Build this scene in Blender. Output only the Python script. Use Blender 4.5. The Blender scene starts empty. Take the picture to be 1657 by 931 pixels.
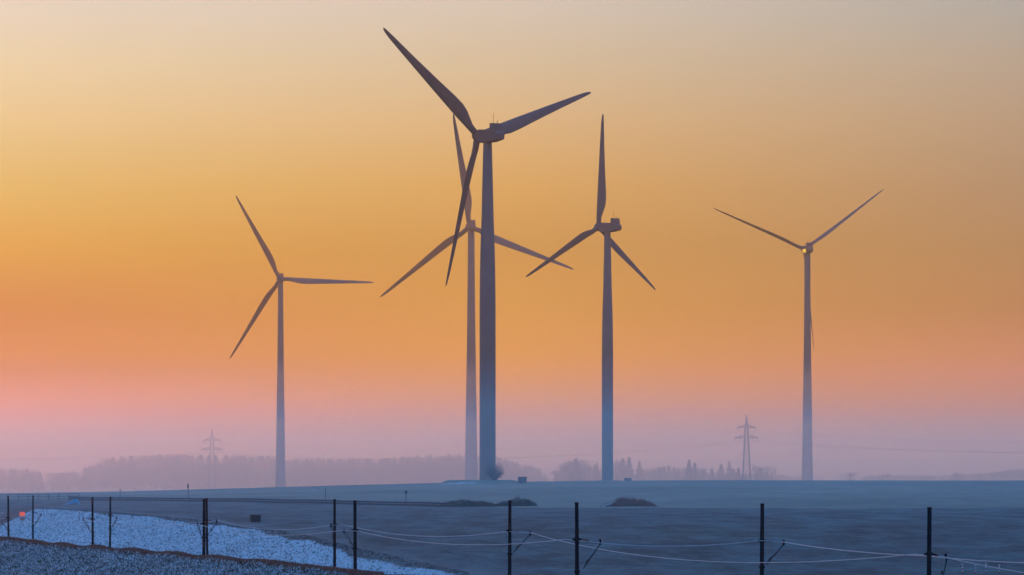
import bpy, math, random
import numpy as np
from mathutils import Vector, Matrix

random.seed(7)
rng = np.random.default_rng(7)
S = bpy.context.scene
COL = S.collection
PI = math.pi

# ------------------------------------------------------------------ camera
# telephoto view over a valley; the eye is the origin, +Y is the viewing direction
F = 8000.0            # focal length in photo pixels (photo is 1657 wide)
HOR = 730.0           # photo row of the eye level
cam_d = bpy.data.cameras.new('camera')
cam_d.sensor_width = 36.0
cam_d.lens = F / 1657 * 36.0
cam_d.shift_y = (HOR - 465.5) / 1657
cam_d.clip_start = 1.0
cam_d.clip_end = 60000.0
cam = bpy.data.objects.new('camera', cam_d)
cam.location = (0, 0, 0)
cam.rotation_euler = (PI / 2, 0, 0)
COL.objects.link(cam)
S.camera = cam

# ------------------------------------------------------------------ sky
SUN_AZ = math.radians(-15)      # sun just past the left of the frame, at the horizon
SUN_EL = math.radians(4.5)
w = bpy.data.worlds.new('World'); S.world = w; w.use_nodes = True
N = w.node_tree.nodes; L = w.node_tree.links; N.clear()
def wn(t, **k):
    n = N.new(t)
    for a, b in k.items(): setattr(n, a, b)
    return n
def wmath(op, a, b=None, c=None, clamp=False):
    n = N.new('ShaderNodeMath'); n.operation = op; n.use_clamp = clamp
    for i, v in enumerate((a, b, c)):
        if v is None: continue
        if isinstance(v, (int, float)): n.inputs[i].default_value = v
        else: L.new(v, n.inputs[i])
    return n.outputs[0]
def srgb(r, g, b, k=1.0):
    def f(c):
        c /= 255.0
        return (c / 12.92 if c <= .04045 else ((c + .055) / 1.055) ** 2.4) * k
    return (f(r), f(g), f(b), 1)
def wramp(fac, stops):
    n = N.new('ShaderNodeValToRGB'); cr = n.color_ramp; cr.interpolation = 'LINEAR'
    while len(cr.elements) > 1: cr.elements.remove(cr.elements[-1])
    cr.elements[0].position = stops[0][0]; cr.elements[0].color = stops[0][1]
    for p, c in stops[1:]:
        e = cr.elements.new(p); e.color = c
    L.new(fac, n.inputs[0]); return n.outputs[0]
tc = wn('ShaderNodeTexCoord'); sep = wn('ShaderNodeSeparateXYZ')
L.new(tc.outputs['Generated'], sep.inputs[0])
elev = wmath('MULTIPLY', wmath('ARCSINE', sep.outputs[2]), 180 / PI)     # degrees
fac = wmath('SQRT', wmath('MAXIMUM', wmath('DIVIDE', elev, 90.0), 0.0))
P = lambda e: math.sqrt(max(e, 0) / 90.0)
# toward the sunset (a dusk sky: glow near the horizon, blue overhead)
UP = [(11.0, (.80, .66, .60, 1)), (17.0, (.66, .58, .60, 1)), (28.0, (.30, .42, .66, 1)), (45.0, (.07, .50, 1.28, 1)), (90.0, (.035, .44, 1.35, 1))]
#SKY-BEGIN
ELEV = [0.0, .215, .50, .93, 1.65, 2.36, 3.08, 3.80, 4.51, 5.12]
WEST_C = [(255, 95, 13), (255, 13, 13), (230, 13, 13), (151, 13, 13), (178, 98, 13), (211, 153, 56), (220, 179, 101), (229, 195, 139), (231, 207, 167), (227, 209, 188)]
MID_C = [(255, 198, 13), (255, 152, 13), (255, 139, 13), (244, 141, 13), (218, 146, 43), (206, 146, 66), (219, 164, 91), (221, 178, 126), (215, 189, 154), (215, 196, 177)]
EAST_C = [(252, 185, 144), (255, 146, 13), (251, 119, 13), (240, 127, 96), (193, 123, 71), (182, 133, 85), (181, 141, 106), (186, 153, 122), (186, 163, 141), (178, 169, 158)]
#SKY-END
def ext(t, k): return [(e, srgb(*c_)) for e, c_ in zip(ELEV, t)] + [(7.5, k + (1,))]
WEST = ext(WEST_C, (.66, .57, .49)); MID = ext(MID_C, (.60, .54, .50)); EAST = ext(EAST_C, (.50, .48, .49))
BACK = [(0.0, srgb(110, 122, 160)), (2.0, srgb(122, 126, 162)), (6.0, srgb(140, 136, 168)), (10.0, srgb(128, 140, 172))]
UPB = [(20.0, (.16, .28, .56, 1))] + UP[3:]
ramps = [wramp(fac, [(P(e), c) for e, c in t + UP]) for t in (WEST, MID, EAST)]
back = wramp(fac, [(P(e), c) for e, c in BACK + UPB])
# azimuth in degrees, 0 = viewing direction, positive to the right
az = wmath('MULTIPLY', wmath('ARCTAN2', sep.outputs[0], sep.outputs[1]), 180 / PI)
def mixc(f, a, b):
    n = N.new('ShaderNodeMix'); n.data_type = 'RGBA'
    L.new(f, n.inputs[0]); L.new(a, n.inputs[6]); L.new(b, n.inputs[7]); return n.outputs[2]
def smooth(v, lo, hi):
    n = N.new('ShaderNodeMapRange'); n.interpolation_type = 'SMOOTHSTEP'
    L.new(v, n.inputs[0]); n.inputs[1].default_value = lo; n.inputs[2].default_value = hi; return n.outputs[0]
def lin(v, lo, hi):
    n = N.new('ShaderNodeMapRange'); L.new(v, n.inputs[0]); n.inputs[1].default_value = lo; n.inputs[2].default_value = hi; return n.outputs[0]
c = mixc(lin(az, -5.9, 0.0), ramps[0], ramps[1])
c = mixc(lin(az, 0.0, 5.9), c, ramps[2])
away = smooth(wmath('ABSOLUTE', wmath('ADD', az, 12.0)), 22, 110)        # glow is centred a little left of the view
c = mixc(away, c, back)
nish = wn('ShaderNodeTexSky', sky_type='NISHITA'); nish.sun_disc = False
nish.sun_elevation = SUN_EL; nish.sun_rotation = SUN_AZ
nish.dust_density = 3.0; nish.air_density = 1.2
nv = N.new('ShaderNodeVectorMath'); nv.operation = 'SCALE'; nv.inputs[3].default_value = 0.05
L.new(nish.outputs[0], nv.inputs[0])
c = mixc(wmath('MULTIPLY', smooth(elev, 8, 40), 0.25), c, nv.outputs[0])
# under the horizon the far land of the same dusk
gnd = N.new('ShaderNodeRGB'); gnd.outputs[0].default_value = (.05, .08, .13, 1)
c = mixc(smooth(elev, -4.0, -1.0), gnd.outputs[0], c)
bg = wn('ShaderNodeBackground'); L.new(c, bg.inputs[0]); bg.inputs[1].default_value = 1.0
wo = wn('ShaderNodeOutputWorld'); L.new(bg.outputs[0], wo.inputs[0])
w.cycles.sampling_method = 'MANUAL'; w.cycles.sample_map_resolution = 1024

sun_d = bpy.data.lights.new('sun', 'SUN'); sun_d.energy = 0.41; sun_d.angle = math.radians(10); sun_d.color = (1, .45, .31)
sun = bpy.data.objects.new('sun', sun_d); COL.objects.link(sun)
sdir = Vector((math.sin(SUN_AZ) * math.cos(SUN_EL), math.cos(SUN_AZ) * math.cos(SUN_EL), math.sin(SUN_EL)))
sun.rotation_euler = sdir.to_track_quat('Z', 'Y').to_euler()

S.view_settings.view_transform = 'Standard'; S.view_settings.look = 'None'
S.view_settings.exposure = 0.0; S.view_settings.gamma = 1.0
S.render.engine = 'CYCLES'
S.cycles.use_denoising = True
S.cycles.volume_bounces = 3
S.cycles.max_bounces = 4; S.cycles.diffuse_bounces = 2; S.cycles.glossy_bounces = 2

# ------------------------------------------------------------------ helpers
def at(px, py, Y):
    "the world point that stands at photo column px, row py, at distance Y"
    return Vector(((px - 828.5) / F * Y, Y, -(py - HOR) / F * Y))
def tag(o, label=None, cat=None, group=None, kind=None):
    if label: o['label'] = label
    if cat: o['category'] = cat
    if group: o['group'] = group
    if kind: o['kind'] = kind
    return o
def empty(name, loc, rz=0, label=None, cat=None, group=None):
    o = bpy.data.objects.new(name, None); COL.objects.link(o)
    o.location = loc; o.rotation_euler = (0, 0, rz); o.empty_display_size = 1
    return tag(o, label, cat, group)
class MB:
    def __init__(s): s.v = []; s.f = []
    def box(s, c, d, m=None):
        x, y, z = (q / 2 for q in d); b = len(s.v)
        for i in (-1, 1):
            for j in (-1, 1):
                for k in (-1, 1):
                    p = Vector((i * x, j * y, k * z))
                    if m: p = m @ p
                    s.v.append(tuple(p + Vector(c)))
        for f in ((0, 1, 3, 2), (4, 6, 7, 5), (0, 4, 5, 1), (2, 3, 7, 6), (0, 2, 6, 4), (1, 5, 7, 3)):
            s.f.append(tuple(b + i for i in f))
        return s
    def tube(s, pts, rad, n=8, cap=True):
        pts = [Vector(p) for p in pts]
        if isinstance(rad, (int, float)): rad = [rad] * len(pts)
        b = len(s.v)
        for i, p in enumerate(pts):
            t = (pts[min(i + 1, len(pts) - 1)] - pts[max(i - 1, 0)]).normalized()
            a = Vector((0, 0, 1)) if abs(t.z) < .9 else Vector((1, 0, 0))
            u = t.cross(a).normalized(); v = t.cross(u)
            for k in range(n):
                q = 2 * PI * k / n
                s.v.append(tuple(p + (u * math.cos(q) + v * math.sin(q)) * rad[i]))
        for i in range(len(pts) - 1):
            for k in range(n):
                k2 = (k + 1) % n
                s.f.append((b + i * n + k, b + i * n + k2, b + (i + 1) * n + k2, b + (i + 1) * n + k))
        if cap:
            s.f.append(tuple(b + k for k in reversed(range(n))))
            s.f.append(tuple(b + (len(pts) - 1) * n + k for k in range(n)))
        return s
    def tri(s, a, b_, c_):
        b = len(s.v); s.v += [tuple(a), tuple(b_), tuple(c_)]; s.f.append((b, b + 1, b + 2)); return s
    def quad(s, *q):
        b = len(s.v); s.v += [tuple(a) for a in q]; s.f.append((b, b + 1, b + 2, b + 3)); return s
    def prism(s, prof, x0, x1):
        "profile of (y, z) points extruded from x0 to x1"
        b = len(s.v); n = len(prof)
        for x in (x0, x1):
            for y, z in prof: s.v.append((x, y, z))
        for k in range(n):
            k2 = (k + 1) % n
            s.f.append((b + k, b + k2, b + n + k2, b + n + k))
        s.f.append(tuple(b + k for k in reversed(range(n)))); s.f.append(tuple(b + n + k for k in range(n)))
        return s
    def mesh(s, name, mat, smooth=False, bevel=0):
        m = bpy.data.meshes.new(name); m.from_pydata(s.v, [], s.f); m.materials.append(mat)
        if smooth: m.polygons.foreach_set('use_smooth', [True] * len(m.polygons))
        m.update(); return m
    def build(s, name, mat, parent=None, smooth=False, loc=None, bevel=0):
        o = bpy.data.objects.new(name, s.mesh(name, mat, smooth)); COL.objects.link(o)
        if parent: o.parent = parent
        if loc is not None: o.location = loc
        if smooth:
            e = o.modifiers.new('edges', 'EDGE_SPLIT'); e.split_angle = math.radians(40)
        if bevel:
            e = o.modifiers.new('bevel', 'BEVEL'); e.width = bevel; e.segments = 2; e.limit_method = 'ANGLE'
        return o
def link_mesh(name, me, parent, loc=(0, 0, 0), rot=None, scale=None):
    o = bpy.data.objects.new(name, me); COL.objects.link(o); o.parent = parent; o.location = loc
    if rot: o.rotation_euler = rot
    if scale: o.scale = scale
    return o

# ------------------------------------------------------------------ materials
def mat(name, col, rough=.6, metal=0, var=.12, scale=4.0, bump=0.0, spec=.3):
    m = bpy.data.materials.new(name); m.use_nodes = True
    nt = m.node_tree; b = nt.nodes['Principled BSDF']
    b.inputs['Roughness'].default_value = rough; b.inputs['Metallic'].default_value = metal
    b.inputs['Specular IOR Level'].default_value = spec
    tc = nt.nodes.new('ShaderNodeTexCoord'); n = nt.nodes.new('ShaderNodeTexNoise')
    n.inputs['Scale'].default_value = scale; n.inputs['Detail'].default_value = 4
    nt.links.new(tc.outputs['Object'], n.inputs['Vector'])
    r = nt.nodes.new('ShaderNodeValToRGB')
    r.color_ramp.elements[0].position = .3; r.color_ramp.elements[1].position = .7
    r.color_ramp.elements[0].color = tuple(c * (1 - var) for c in col) + (1,)
    r.color_ramp.elements[1].color = tuple(min(1, c * (1 + var)) for c in col) + (1,)
    nt.links.new(n.outputs['Fac'], r.inputs[0]); nt.links.new(r.outputs[0], b.inputs['Base Color'])
    if bump:
        bp = nt.nodes.new('ShaderNodeBump'); bp.inputs['Strength'].default_value = bump
        nt.links.new(n.outputs['Fac'], bp.inputs['Height']); nt.links.new(bp.outputs[0], b.inputs['Normal'])
    return m
def emit(name, col, k, base=(.5, .1, .05)):
    m = mat(name, base, .4); b = m.node_tree.nodes['Principled BSDF']
    b.inputs['Emission Color'].default_value = col + (1,); b.inputs['Emission Strength'].default_value = k
    return m
M = {
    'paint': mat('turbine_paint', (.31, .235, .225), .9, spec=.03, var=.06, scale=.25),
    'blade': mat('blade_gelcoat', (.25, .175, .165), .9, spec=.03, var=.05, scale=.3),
    'dark': mat('dark_plastic', (.06, .06, .065), .6),
    'steel': mat('mast_steel', (.014, .025, .033), .95, spec=0.0, var=.3, scale=1.5),
    'galv': mat('galvanised_steel', (.30, .31, .32), .5, metal=.3, var=.2),
    'wire': mat('contact_wire', (.58, .55, .57), .7, metal=0, spec=.2),
    'insul': mat('insulator_brown', (.10, .06, .05), .3),
    'lattice': mat('pylon_steel', (.05, .05, .055), .6, metal=.2, var=.2),
    'power': mat('power_cable', (.10, .10, .11), .6),
    'twig': mat('twig', (.09, .065, .055), .9, var=.3, scale=3),
    'brown': mat('brushwood', (.34, .15, .11), .9, var=.35, scale=3),
    'leaf': mat('evergreen_leaf', (.06, .075, .05), .85, var=.35, scale=2),
    'needle': mat('conifer_needle', (.05, .065, .05), .85, var=.3, scale=.4),
    'bark': mat('bark', (.10, .075, .06), .9, var=.3),
    'grass': mat('dry_grass', (.10, .09, .085), .9, var=.4, scale=.8),
    'frost': mat('frosted_grass', (.72, .74, .76), .8, var=.12, scale=.8),
    'snow': mat('snow', (.82, .83, .85), .7, var=.05, scale=2, bump=.3),
    'concrete': mat('concrete', (.32, .31, .30), .85, var=.15, scale=2),
    'cabinet': mat('green_cabinet', (.12, .16, .15), .6),
    'cabdark': mat('dark_cabinet', (.025, .038, .045), .7),
    'roof': mat('bitumen_roof', (.06, .06, .065), .8),
    'rail': mat('guard_rail_steel', (.035, .05, .065), .8),
    'tarp': mat('blue_tarp', (.06, .26, .40), .6, var=.1),
    'red': mat('marker_red', (.62, .06, .05), .5),
    'white': mat('marker_white', (.78, .76, .76), .5),
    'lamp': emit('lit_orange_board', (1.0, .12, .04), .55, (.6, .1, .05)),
    'yellow': emit('glowing_yellow', (1.0, .52, .035), .95, (.8, .5, .05)),
}

# ------------------------------------------------------------------ terrain shape
TY = [0, 150, 250, 345, 388, 467, 557, 641, 742, 820, 950, 1100, 1300, 1600, 3000]
TX = [115, 80, 52, 29, 19.6, -.3, -20, -40, -63, -85, -122, -170, -250, -400, -1200]
def sm(a, b, x):
    t = np.clip((x - a) / (b - a), 0, 1); return t * t * (3 - 2 * t)
def track_x(Y): return np.interp(Y, TY, TX)
RIDPX = [-600, 0, 200, 450, 700, 945, 1200, 1657, 2300]
RIDZ = [-13.6, -13.1, -12.55, -11.2, -9.9, -9.2, -9.0, -9.1, -9.6]
def snow_edge(Y): return np.interp(Y, [450, 560, 640, 720, 800, 950, 1100], [10, 11, 16, 23, 28, 38, 44])
def base_z(X, Y):
    px = X / np.maximum(Y, 1) * F + 828.5
    px = np.where(Y < 900, np.clip(X, -120, 120) / 1000 * F + 828.5, px)
    zr = np.interp(px, RIDPX, RIDZ)
    z = np.interp(Y, [300, 400, 500, 560, 640, 720, 850, 1000], [-14.6, -14.3, -13.9, -13.4, -12.4, -11.9, -11.3, -11.5])
    t = np.clip((Y - 1000) / 520, 0, 1)
    z2 = -11.5 + (zr + 11.5) * t ** 1.25
    z = np.where(Y > 1000, z2, z)
    # far side of the ridge and the misty valley
    d = np.clip(Y - 1520, 0, None)
    z = z - 14.0 * (1 - np.exp(-(d / 420.0) ** 1.6)) - 4.0 * sm(2600, 5000, Y) + 0 * X
    return z
def fbm(X, Y):
    z = 0
    for a, fx, fy, p in ((.10, .031, .017, 0), (.07, .083, .029, 1.3), (.05, .19, .071, 2.1), (.03, .43, .17, .4), (.018, 1.1, .47, 3.3)):
        z = z + a * np.sin(fx * X + p + 1.7 * np.sin(fy * Y + p)) * np.cos(fy * Y * .9 + .37 * fx * X + 2 * p)
    return z
MOUND = (-9.5, 1492.0)       # flat-topped crane pad beside the nearest turbine
K2 = ((983 - 828.5) / F * 2051, 2051.0)
def terrain(X, Y):
    X = np.asarray(X, float); Y = np.asarray(Y, float)
    z = base_z(X, Y)
    zr = z.copy()
    u = (X - track_x(Y)) * .965
    zc = np.interp(Y, [300, 400, 480, 560, 700, 800, 1000], [-12.2, -11.8, -12.0, -12.45, -13.3, -13.8, -13.6])
    bed = -17.0
    # far bank (u > 0)
    ub = snow_edge(Y)
    right = bed + (z - bed) * sm(3.5, 1, 0) if False else bed + (z - bed) * np.clip((u - 4) / (ub - 4), 0, 1) ** .85
    # near bank (u < 0)
    near_top = np.maximum(zc - .055 * np.clip(-14 - u, 0, 80), -17.5)
    berm = .6 * np.exp(-((u + 14.2) / 1.1) ** 2) * (1 + .25 * np.sin(Y * .21) * np.sin(Y * .057 + X * .3))
    left = bed + (near_top - bed) * np.clip((-u - 8) / 5.0, 0, 1) + berm
    cut = np.where(u > 0, right, left)
    wgt = 1 - sm(1050, 1200, Y)
    z = z + (cut - z) * wgt
    # rise towards the hill the view is taken from
    k = 1 - sm(0, 300, Y)
    z = z + (-1.8 - z) * k
    # mounds of the turbines
    mx, my = MOUND
    dx = np.abs(X - mx) / 11.8; dy = np.abs(Y - my) / 16.0
    r = (dx ** 4 + dy ** 4) ** .25
    z = z + (np.maximum(-8.75, z) - z) * (1 - sm(.82, 1.12, r))
    r2 = np.hypot((X - K2[0]) / 12.0, (Y - K2[1]) / 30.0)
    z = z + (-12.15 - z) * (1 - sm(.55, 1.0, r2)) * 1.0
    z = z + fbm(X, Y) * np.where(Y > 1100, .55, 1.0)
    return z
def tz(X, Y): return float(terrain(np.array([X]), np.array([Y]))[0])

# ground sheet: a fan of rows out to the horizon
rows = np.concatenate([np.linspace(-90, 200, 30), np.geomspace(205, 1600, 560)[0:], np.geomspace(1606, 14000, 110)])
tc1 = np.linspace(-.118, .118, 460)
side = np.geomspace(.12, 1.3, 26)
tcol = np.concatenate([-side[::-1], tc1, side])
TT, RR = np.meshgrid(tcol, rows)
GX = TT * (RR + 100); GY = RR
GZ = terrain(GX, GY)
nr, nc = GX.shape
verts = np.stack([GX, GY, GZ], -1).reshape(-1, 3)
idx = np.arange(nr * nc).reshape(nr, nc)
faces = np.stack([idx[:-1, :-1], idx[:-1, 1:], idx[1:, 1:], idx[1:, :-1]], -1).reshape(-1, 4)
gm = bpy.data.meshes.new('ground')
gm.vertices.add(len(verts)); gm.vertices.foreach_set('co', verts.ravel())
gm.loops.add(faces.size); gm.loops.foreach_set('vertex_index', faces.ravel())
gm.polygons.add(len(faces)); gm.polygons.foreach_set('loop_start', np.arange(0, faces.size, 4)); gm.polygons.foreach_set('loop_total', np.full(len(faces), 4))
gm.polygons.foreach_set('use_smooth', np.ones(len(faces), bool))
gm.update(calc_edges=True)
# what covers the ground where: r snow bank, g brown berm, b far meadow, a frosted near verge
Xf, Yf = GX.ravel(), GY.ravel()
U = (Xf - track_x(Yf)) * .965
wob = .9 * np.sin(Yf * .06) + .6 * np.sin(Yf * .17 + 1)
ub = snow_edge(Yf)
snow = (1 - sm(-1.6, 1.8, U - ub - wob * .5 + 0.5)) * sm(-9, -7, U) * (1 - sm(1080, 1150, Yf)) * sm(-97.5, -95, Xf)
edge = sm(-16.4, -15.7, U) * (1 - sm(-13.2, -12.2, U)) * (1 - sm(1000, 1100, Yf))
path = sm(-103, -101, Xf) * (1 - sm(-97, -95.5, Xf)) * (U > 5) * (Yf < 1150)
rust = .5 * np.exp(-((U - ub - 2.0) / 3.5) ** 2) * (1 - sm(1000, 1100, Yf)) * (U > 0)
near = (1 - sm(-15.8, -15.2, U)) * sm(250, 350, Yf) * (1 - sm(900, 1000, Yf))
farw = (((Xf < -101) & (U > 6)).astype(float)) * sm(800, 850, Yf) * (1 - sm(985, 1010, Yf))
near = np.maximum(near, farw * .8)
far = sm(996, 1022, Yf + 14 + np.clip(-Xf, 0, 108) * -1.9)
msn = (1 - sm(.8, 1.1, np.hypot((Xf - (MOUND[0] - 7.0)) / 6.5, (Yf - (MOUND[1] - 16.5)) / 5.5)))
snow = np.maximum(snow, msn * .75)
vp = (.5 + .5 * np.sin(Xf * .31 + 2 * np.sin(Yf * .043)) * np.cos(Yf * .057 + Xf * .11))
snow = np.maximum(snow, near * (Yf < 760) * (U > -60) * (.62 * np.exp(-np.clip(-16 - U, 0, 99) / 4.5) * (.55 + .45 * vp) + .30 * vp))
for nm, arr in (('snow', snow), ('berm', np.maximum(edge, path * .7)), ('meadow', far), ('verge', near), ('rust', rust)):
    a = gm.attributes.new(nm, 'FLOAT', 'POINT'); a.data.foreach_set('value', arr.astype(np.float32))

m = bpy.data.materials.new('ground_cover'); m.use_nodes = True
nt = m.node_tree; gb = nt.nodes['Principled BSDF']; gb.inputs['Roughness'].default_value = .9; gb.inputs['Specular IOR Level'].default_value = .1
def g(t, **k):
    n = nt.nodes.new(t)
    for a, b in k.items(): setattr(n, a, b)
    return n
def lk(a, b): nt.links.new(a, b)
tcg = g('ShaderNodeTexCoord')
def gnoise(scale, sx=1, sy=1, detail=5, rough=.6):
    mp = g('ShaderNodeMapping'); mp.inputs['Scale'].default_value = (sx, sy, 1); lk(tcg.outputs['Object'], mp.inputs[0])
    n = g('ShaderNodeTexNoise'); n.inputs['Scale'].default_value = scale; n.inputs['Detail'].default_value = detail; n.inputs['Roughness'].default_value = rough
    lk(mp.outputs[0], n.inputs[0]); return n.outputs['Fac']
def gramp(f, *stops):
    n = g('ShaderNodeValToRGB'); cr = n.color_ramp
    cr.elements[0].position, cr.elements[0].color = stops[0][0], stops[0][1] + (1,)
    cr.elements[1].position, cr.elements[1].color = stops[-1][0], stops[-1][1] + (1,)
    for p, c_ in stops[1:-1]:
        e = cr.elements.new(p); e.color = c_ + (1,)
    lk(f, n.inputs[0]); return n.outputs[0]
def gmix(f, a, b, mode='MIX'):
    n = g('ShaderNodeMix', data_type='RGBA', blend_type=mode)
    if isinstance(f, float): n.inputs[0].default_value = f
    else: lk(f, n.inputs[0])
    lk(a, n.inputs[6]); lk(b, n.inputs[7]); return n.outputs[2]
def attr(nm):
    n = g('ShaderNodeAttribute'); n.attribute_name = nm; return n.outputs['Fac']
def gm_(op, a, b=0.0, clamp=False):
    n = g('ShaderNodeMath', operation=op, use_clamp=clamp)
    for i, v in enumerate((a, b)):
        if isinstance(v, float): n.inputs[i].default_value = v
        else: lk(v, n.inputs[i])
    return n.outputs[0]
# one noise for the soil, stretched bands that run along the drill rows, fine crumbs
soilN = gnoise(.06, 1, .25); rowsN = gnoise(.9, .16, .035, 6, .75); crumb = gnoise(1.6, 1.0, .35, 6, .75)
soil = gramp(soilN, (.30, (.066, .120, .132)), (.55, (.080, .145, .152)), (.72, (.076, .148, .142)))
soil = gmix(.55, soil, gramp(rowsN, (.38, (.22, .24, .26)), (.62, (1.6, 1.55, 1.5))), 'MULTIPLY')
soil = gmix(.5, soil, gramp(crumb, (.32, (.55, .55, .55)), (.68, (1.4, 1.4, 1.4))), 'MULTIPLY')
def wave_lines(spacing, slope, dist, lo, hi):
    "lines across the field (dark wheel tracks), spacing in metres along Y"
    sp_ = g('ShaderNodeSeparateXYZ'); lk(tcg.outputs['Object'], sp_.inputs[0])
    d_ = gm_('MULTIPLY', gm_('SUBTRACT', gnoise(.012, 1, .4, 3), .5), dist)
    v = gm_('ADD', gm_('ADD', sp_.outputs[1], gm_('MULTIPLY', sp_.outputs[0], slope)), d_)
    ph = gm_('FRACT', gm_('DIVIDE', v, spacing))
    tri = gm_('ABSOLUTE', gm_('SUBTRACT', ph, .5))
    n = g('ShaderNodeMapRange'); lk(tri, n.inputs[0]); n.inputs[1].default_value = lo; n.inputs[2].default_value = hi; n.inputs[3].default_value = 1; n.inputs[4].default_value = 0
    return n.outputs[0]
tram = gm_('MULTIPLY', wave_lines(27.0, .62, 60.0, .02, .06), gramp(gnoise(.05, 1, .3, 3), (.38, (0, 0, 0)), (.6, (1, 1, 1))))
tram2 = gm_('MULTIPLY', wave_lines(6.3, .62, 60.0, .08, .3), gnoise(.03, 1, .3, 3))
dk = g('ShaderNodeRGB'); dk.outputs[0].default_value = (.55, .58, .62, 1)
soil = gmix(gm_('MULTIPLY', tram, .85), soil, gmix(1.0, soil, dk.outputs[0], 'MULTIPLY'))
soil = gmix(gm_('MULTIPLY', tram2, .7), soil, gmix(1.0, soil, dk.outputs[0], 'MULTIPLY'))
meadN = gnoise(.03, .35, .22, 4)
mead = gramp(meadN, (.35, (.14, .16, .135)), (.62, (.24, .25, .21)))
mead = gmix(.35, mead, gramp(gnoise(.5, .25, .04, 5, .75), (.32, (.45, .45, .47)), (.68, (1.45, 1.45, 1.42))), 'MULTIPLY')
mfade = gm_('MULTIPLY', gm_('SUBTRACT', gm_('MULTIPLY', attr('meadow'), 1.7), gnoise(.25, .3, .08, 4)), 2.2, clamp=True)
col = gmix(mfade, soil, mead)
rustc = gramp(crumb, (.35, (.17, .165, .165)), (.65, (.28, .265, .265)))
col = gmix(gm_('MULTIPLY', attr('rust'), .8), col, rustc)
# snow: thins out to grass at its edges through noise
sn1 = gnoise(.55, 1, .45, 8, .72); sn2 = gnoise(.12, 1, .3, 3)
thr = gm_('ADD', gm_('MULTIPLY', sn1, 1.1), gm_('MULTIPLY', sn2, .5))
smask = gm_('MULTIPLY', gm_('SUBTRACT', gm_('ADD', attr('snow'), gm_('MULTIPLY', attr('snow'), .62)), thr), 3.2, clamp=True)
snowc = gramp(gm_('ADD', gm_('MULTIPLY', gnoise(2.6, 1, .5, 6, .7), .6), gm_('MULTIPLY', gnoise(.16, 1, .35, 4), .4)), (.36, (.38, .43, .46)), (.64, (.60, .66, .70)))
col = gmix(smask, col, snowc)
# frosted verge in front of the berm
vg = gramp(gm_('ADD', gm_('MULTIPLY', gnoise(.75, 1, .35, 8, .8), .75), gm_('MULTIPLY', gnoise(.09, 1, .3, 3), .25)), (.42, (.06, .07, .075)), (.49, (.20, .23, .24)), (.57, (.62, .68, .72)))
vsn = gm_('MULTIPLY', smask, attr('verge'))
col = gmix(attr('verge'), col, vg)
col = gmix(vsn, col, snowc)
bermc = gramp(crumb, (.3, (.07, .05, .042)), (.7, (.13, .085, .068)))
col = gmix(attr('berm'), col, bermc)
lk(col, gb.inputs['Base Color'])
bp = g('ShaderNodeBump'); bp.inputs['Strength'].default_value = .6; bp.inputs['Distance'].default_value = .25
lk(crumb, bp.inputs['Height']); lk(bp.outputs[0], gb.inputs['Normal'])
gm.materials.append(m)
ground = bpy.data.objects.new('ground', gm); COL.objects.link(ground); tag(ground, kind='structure', label='frosty fields and railway cutting rolling to the horizon')

# ------------------------------------------------------------------ air
def vol_box(name, lo, hi, dens, colr, g_, absorb, label, slant=0.0):
    """a closed box of air; slant moves its near face: nearer on the left, farther on the right (metres per metre)"""
    mb = MB(); x0, y0, z0 = lo; x1, y1, z1 = hi
    ys = (y0 - slant, y0 + slant)
    for z in (z0, z1): mb.v += [(x0, ys[0], z), (x1, ys[1], z), (x1, y1, z), (x0, y1, z)]
    mb.f += [(3, 2, 1, 0), (4, 5, 6, 7), (0, 1, 5, 4), (1, 2, 6, 5), (2, 3, 7, 6), (3, 0, 4, 7)]
    mm = bpy.data.materials.new(name); mm.use_nodes = True; t = mm.node_tree; t.nodes.clear()
    pv = t.nodes.new('ShaderNodeVolumePrincipled'); out = t.nodes.new('ShaderNodeOutputMaterial')
    pv.inputs['Density'].default_value = dens; pv.inputs['Color'].default_value = colr + (1,)
    pv.inputs['Absorption Color'].default_value = absorb + (1,); pv.inputs['Anisotropy'].default_value = g_
    t.links.new(pv.outputs[0], out.inputs['Volume'])
    o = mb.build(name, mm); tag(o, label, kind='stuff'); return o
vol_box('haze', (-19000, -1200, -45), (19000, 15000, 150), 2.4e-5, (1.0, .76, .50), .85, (1, 1, 1), 'thin dusk haze over the whole valley')
vol_box('field_haze', (-1600, 880, -44.4), (1600, 2000, 147), 7.0e-5, (1.0, .74, .44), .85, (1, 1, 1), 'warm haze over the field ridge')
vol_box('ground_mist', (-1500, 700, -44), (1500, 1880, 14), 5.0e-4, (.24, .66, 1.0), .2, (1, 1, 1), 'pale bluish mist lying over the fields')
vol_box('valley_mist', (-1500, 2060, -43), (1500, 6500, 15), 3.9e-4, (.86, .96, 1.0), .74, (1, 1, 1), 'denser mist in the valley behind the ridge', 160)
vol_box('mist_veil', (-1502, 2050, -43.5), (1502, 6510, 38), 2.8e-4, (1.0, .82, .58), .80, (.4, .4, .4), 'thin upper veil of the valley mist', 150)
vol_box('high_veil', (-1504, 2120, -43.8), (1504, 6520, 130), 1.7e-4, (1.0, .66, .30), .80, (.2, .2, .2), 'faint high veil over the valley', 150)

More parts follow.
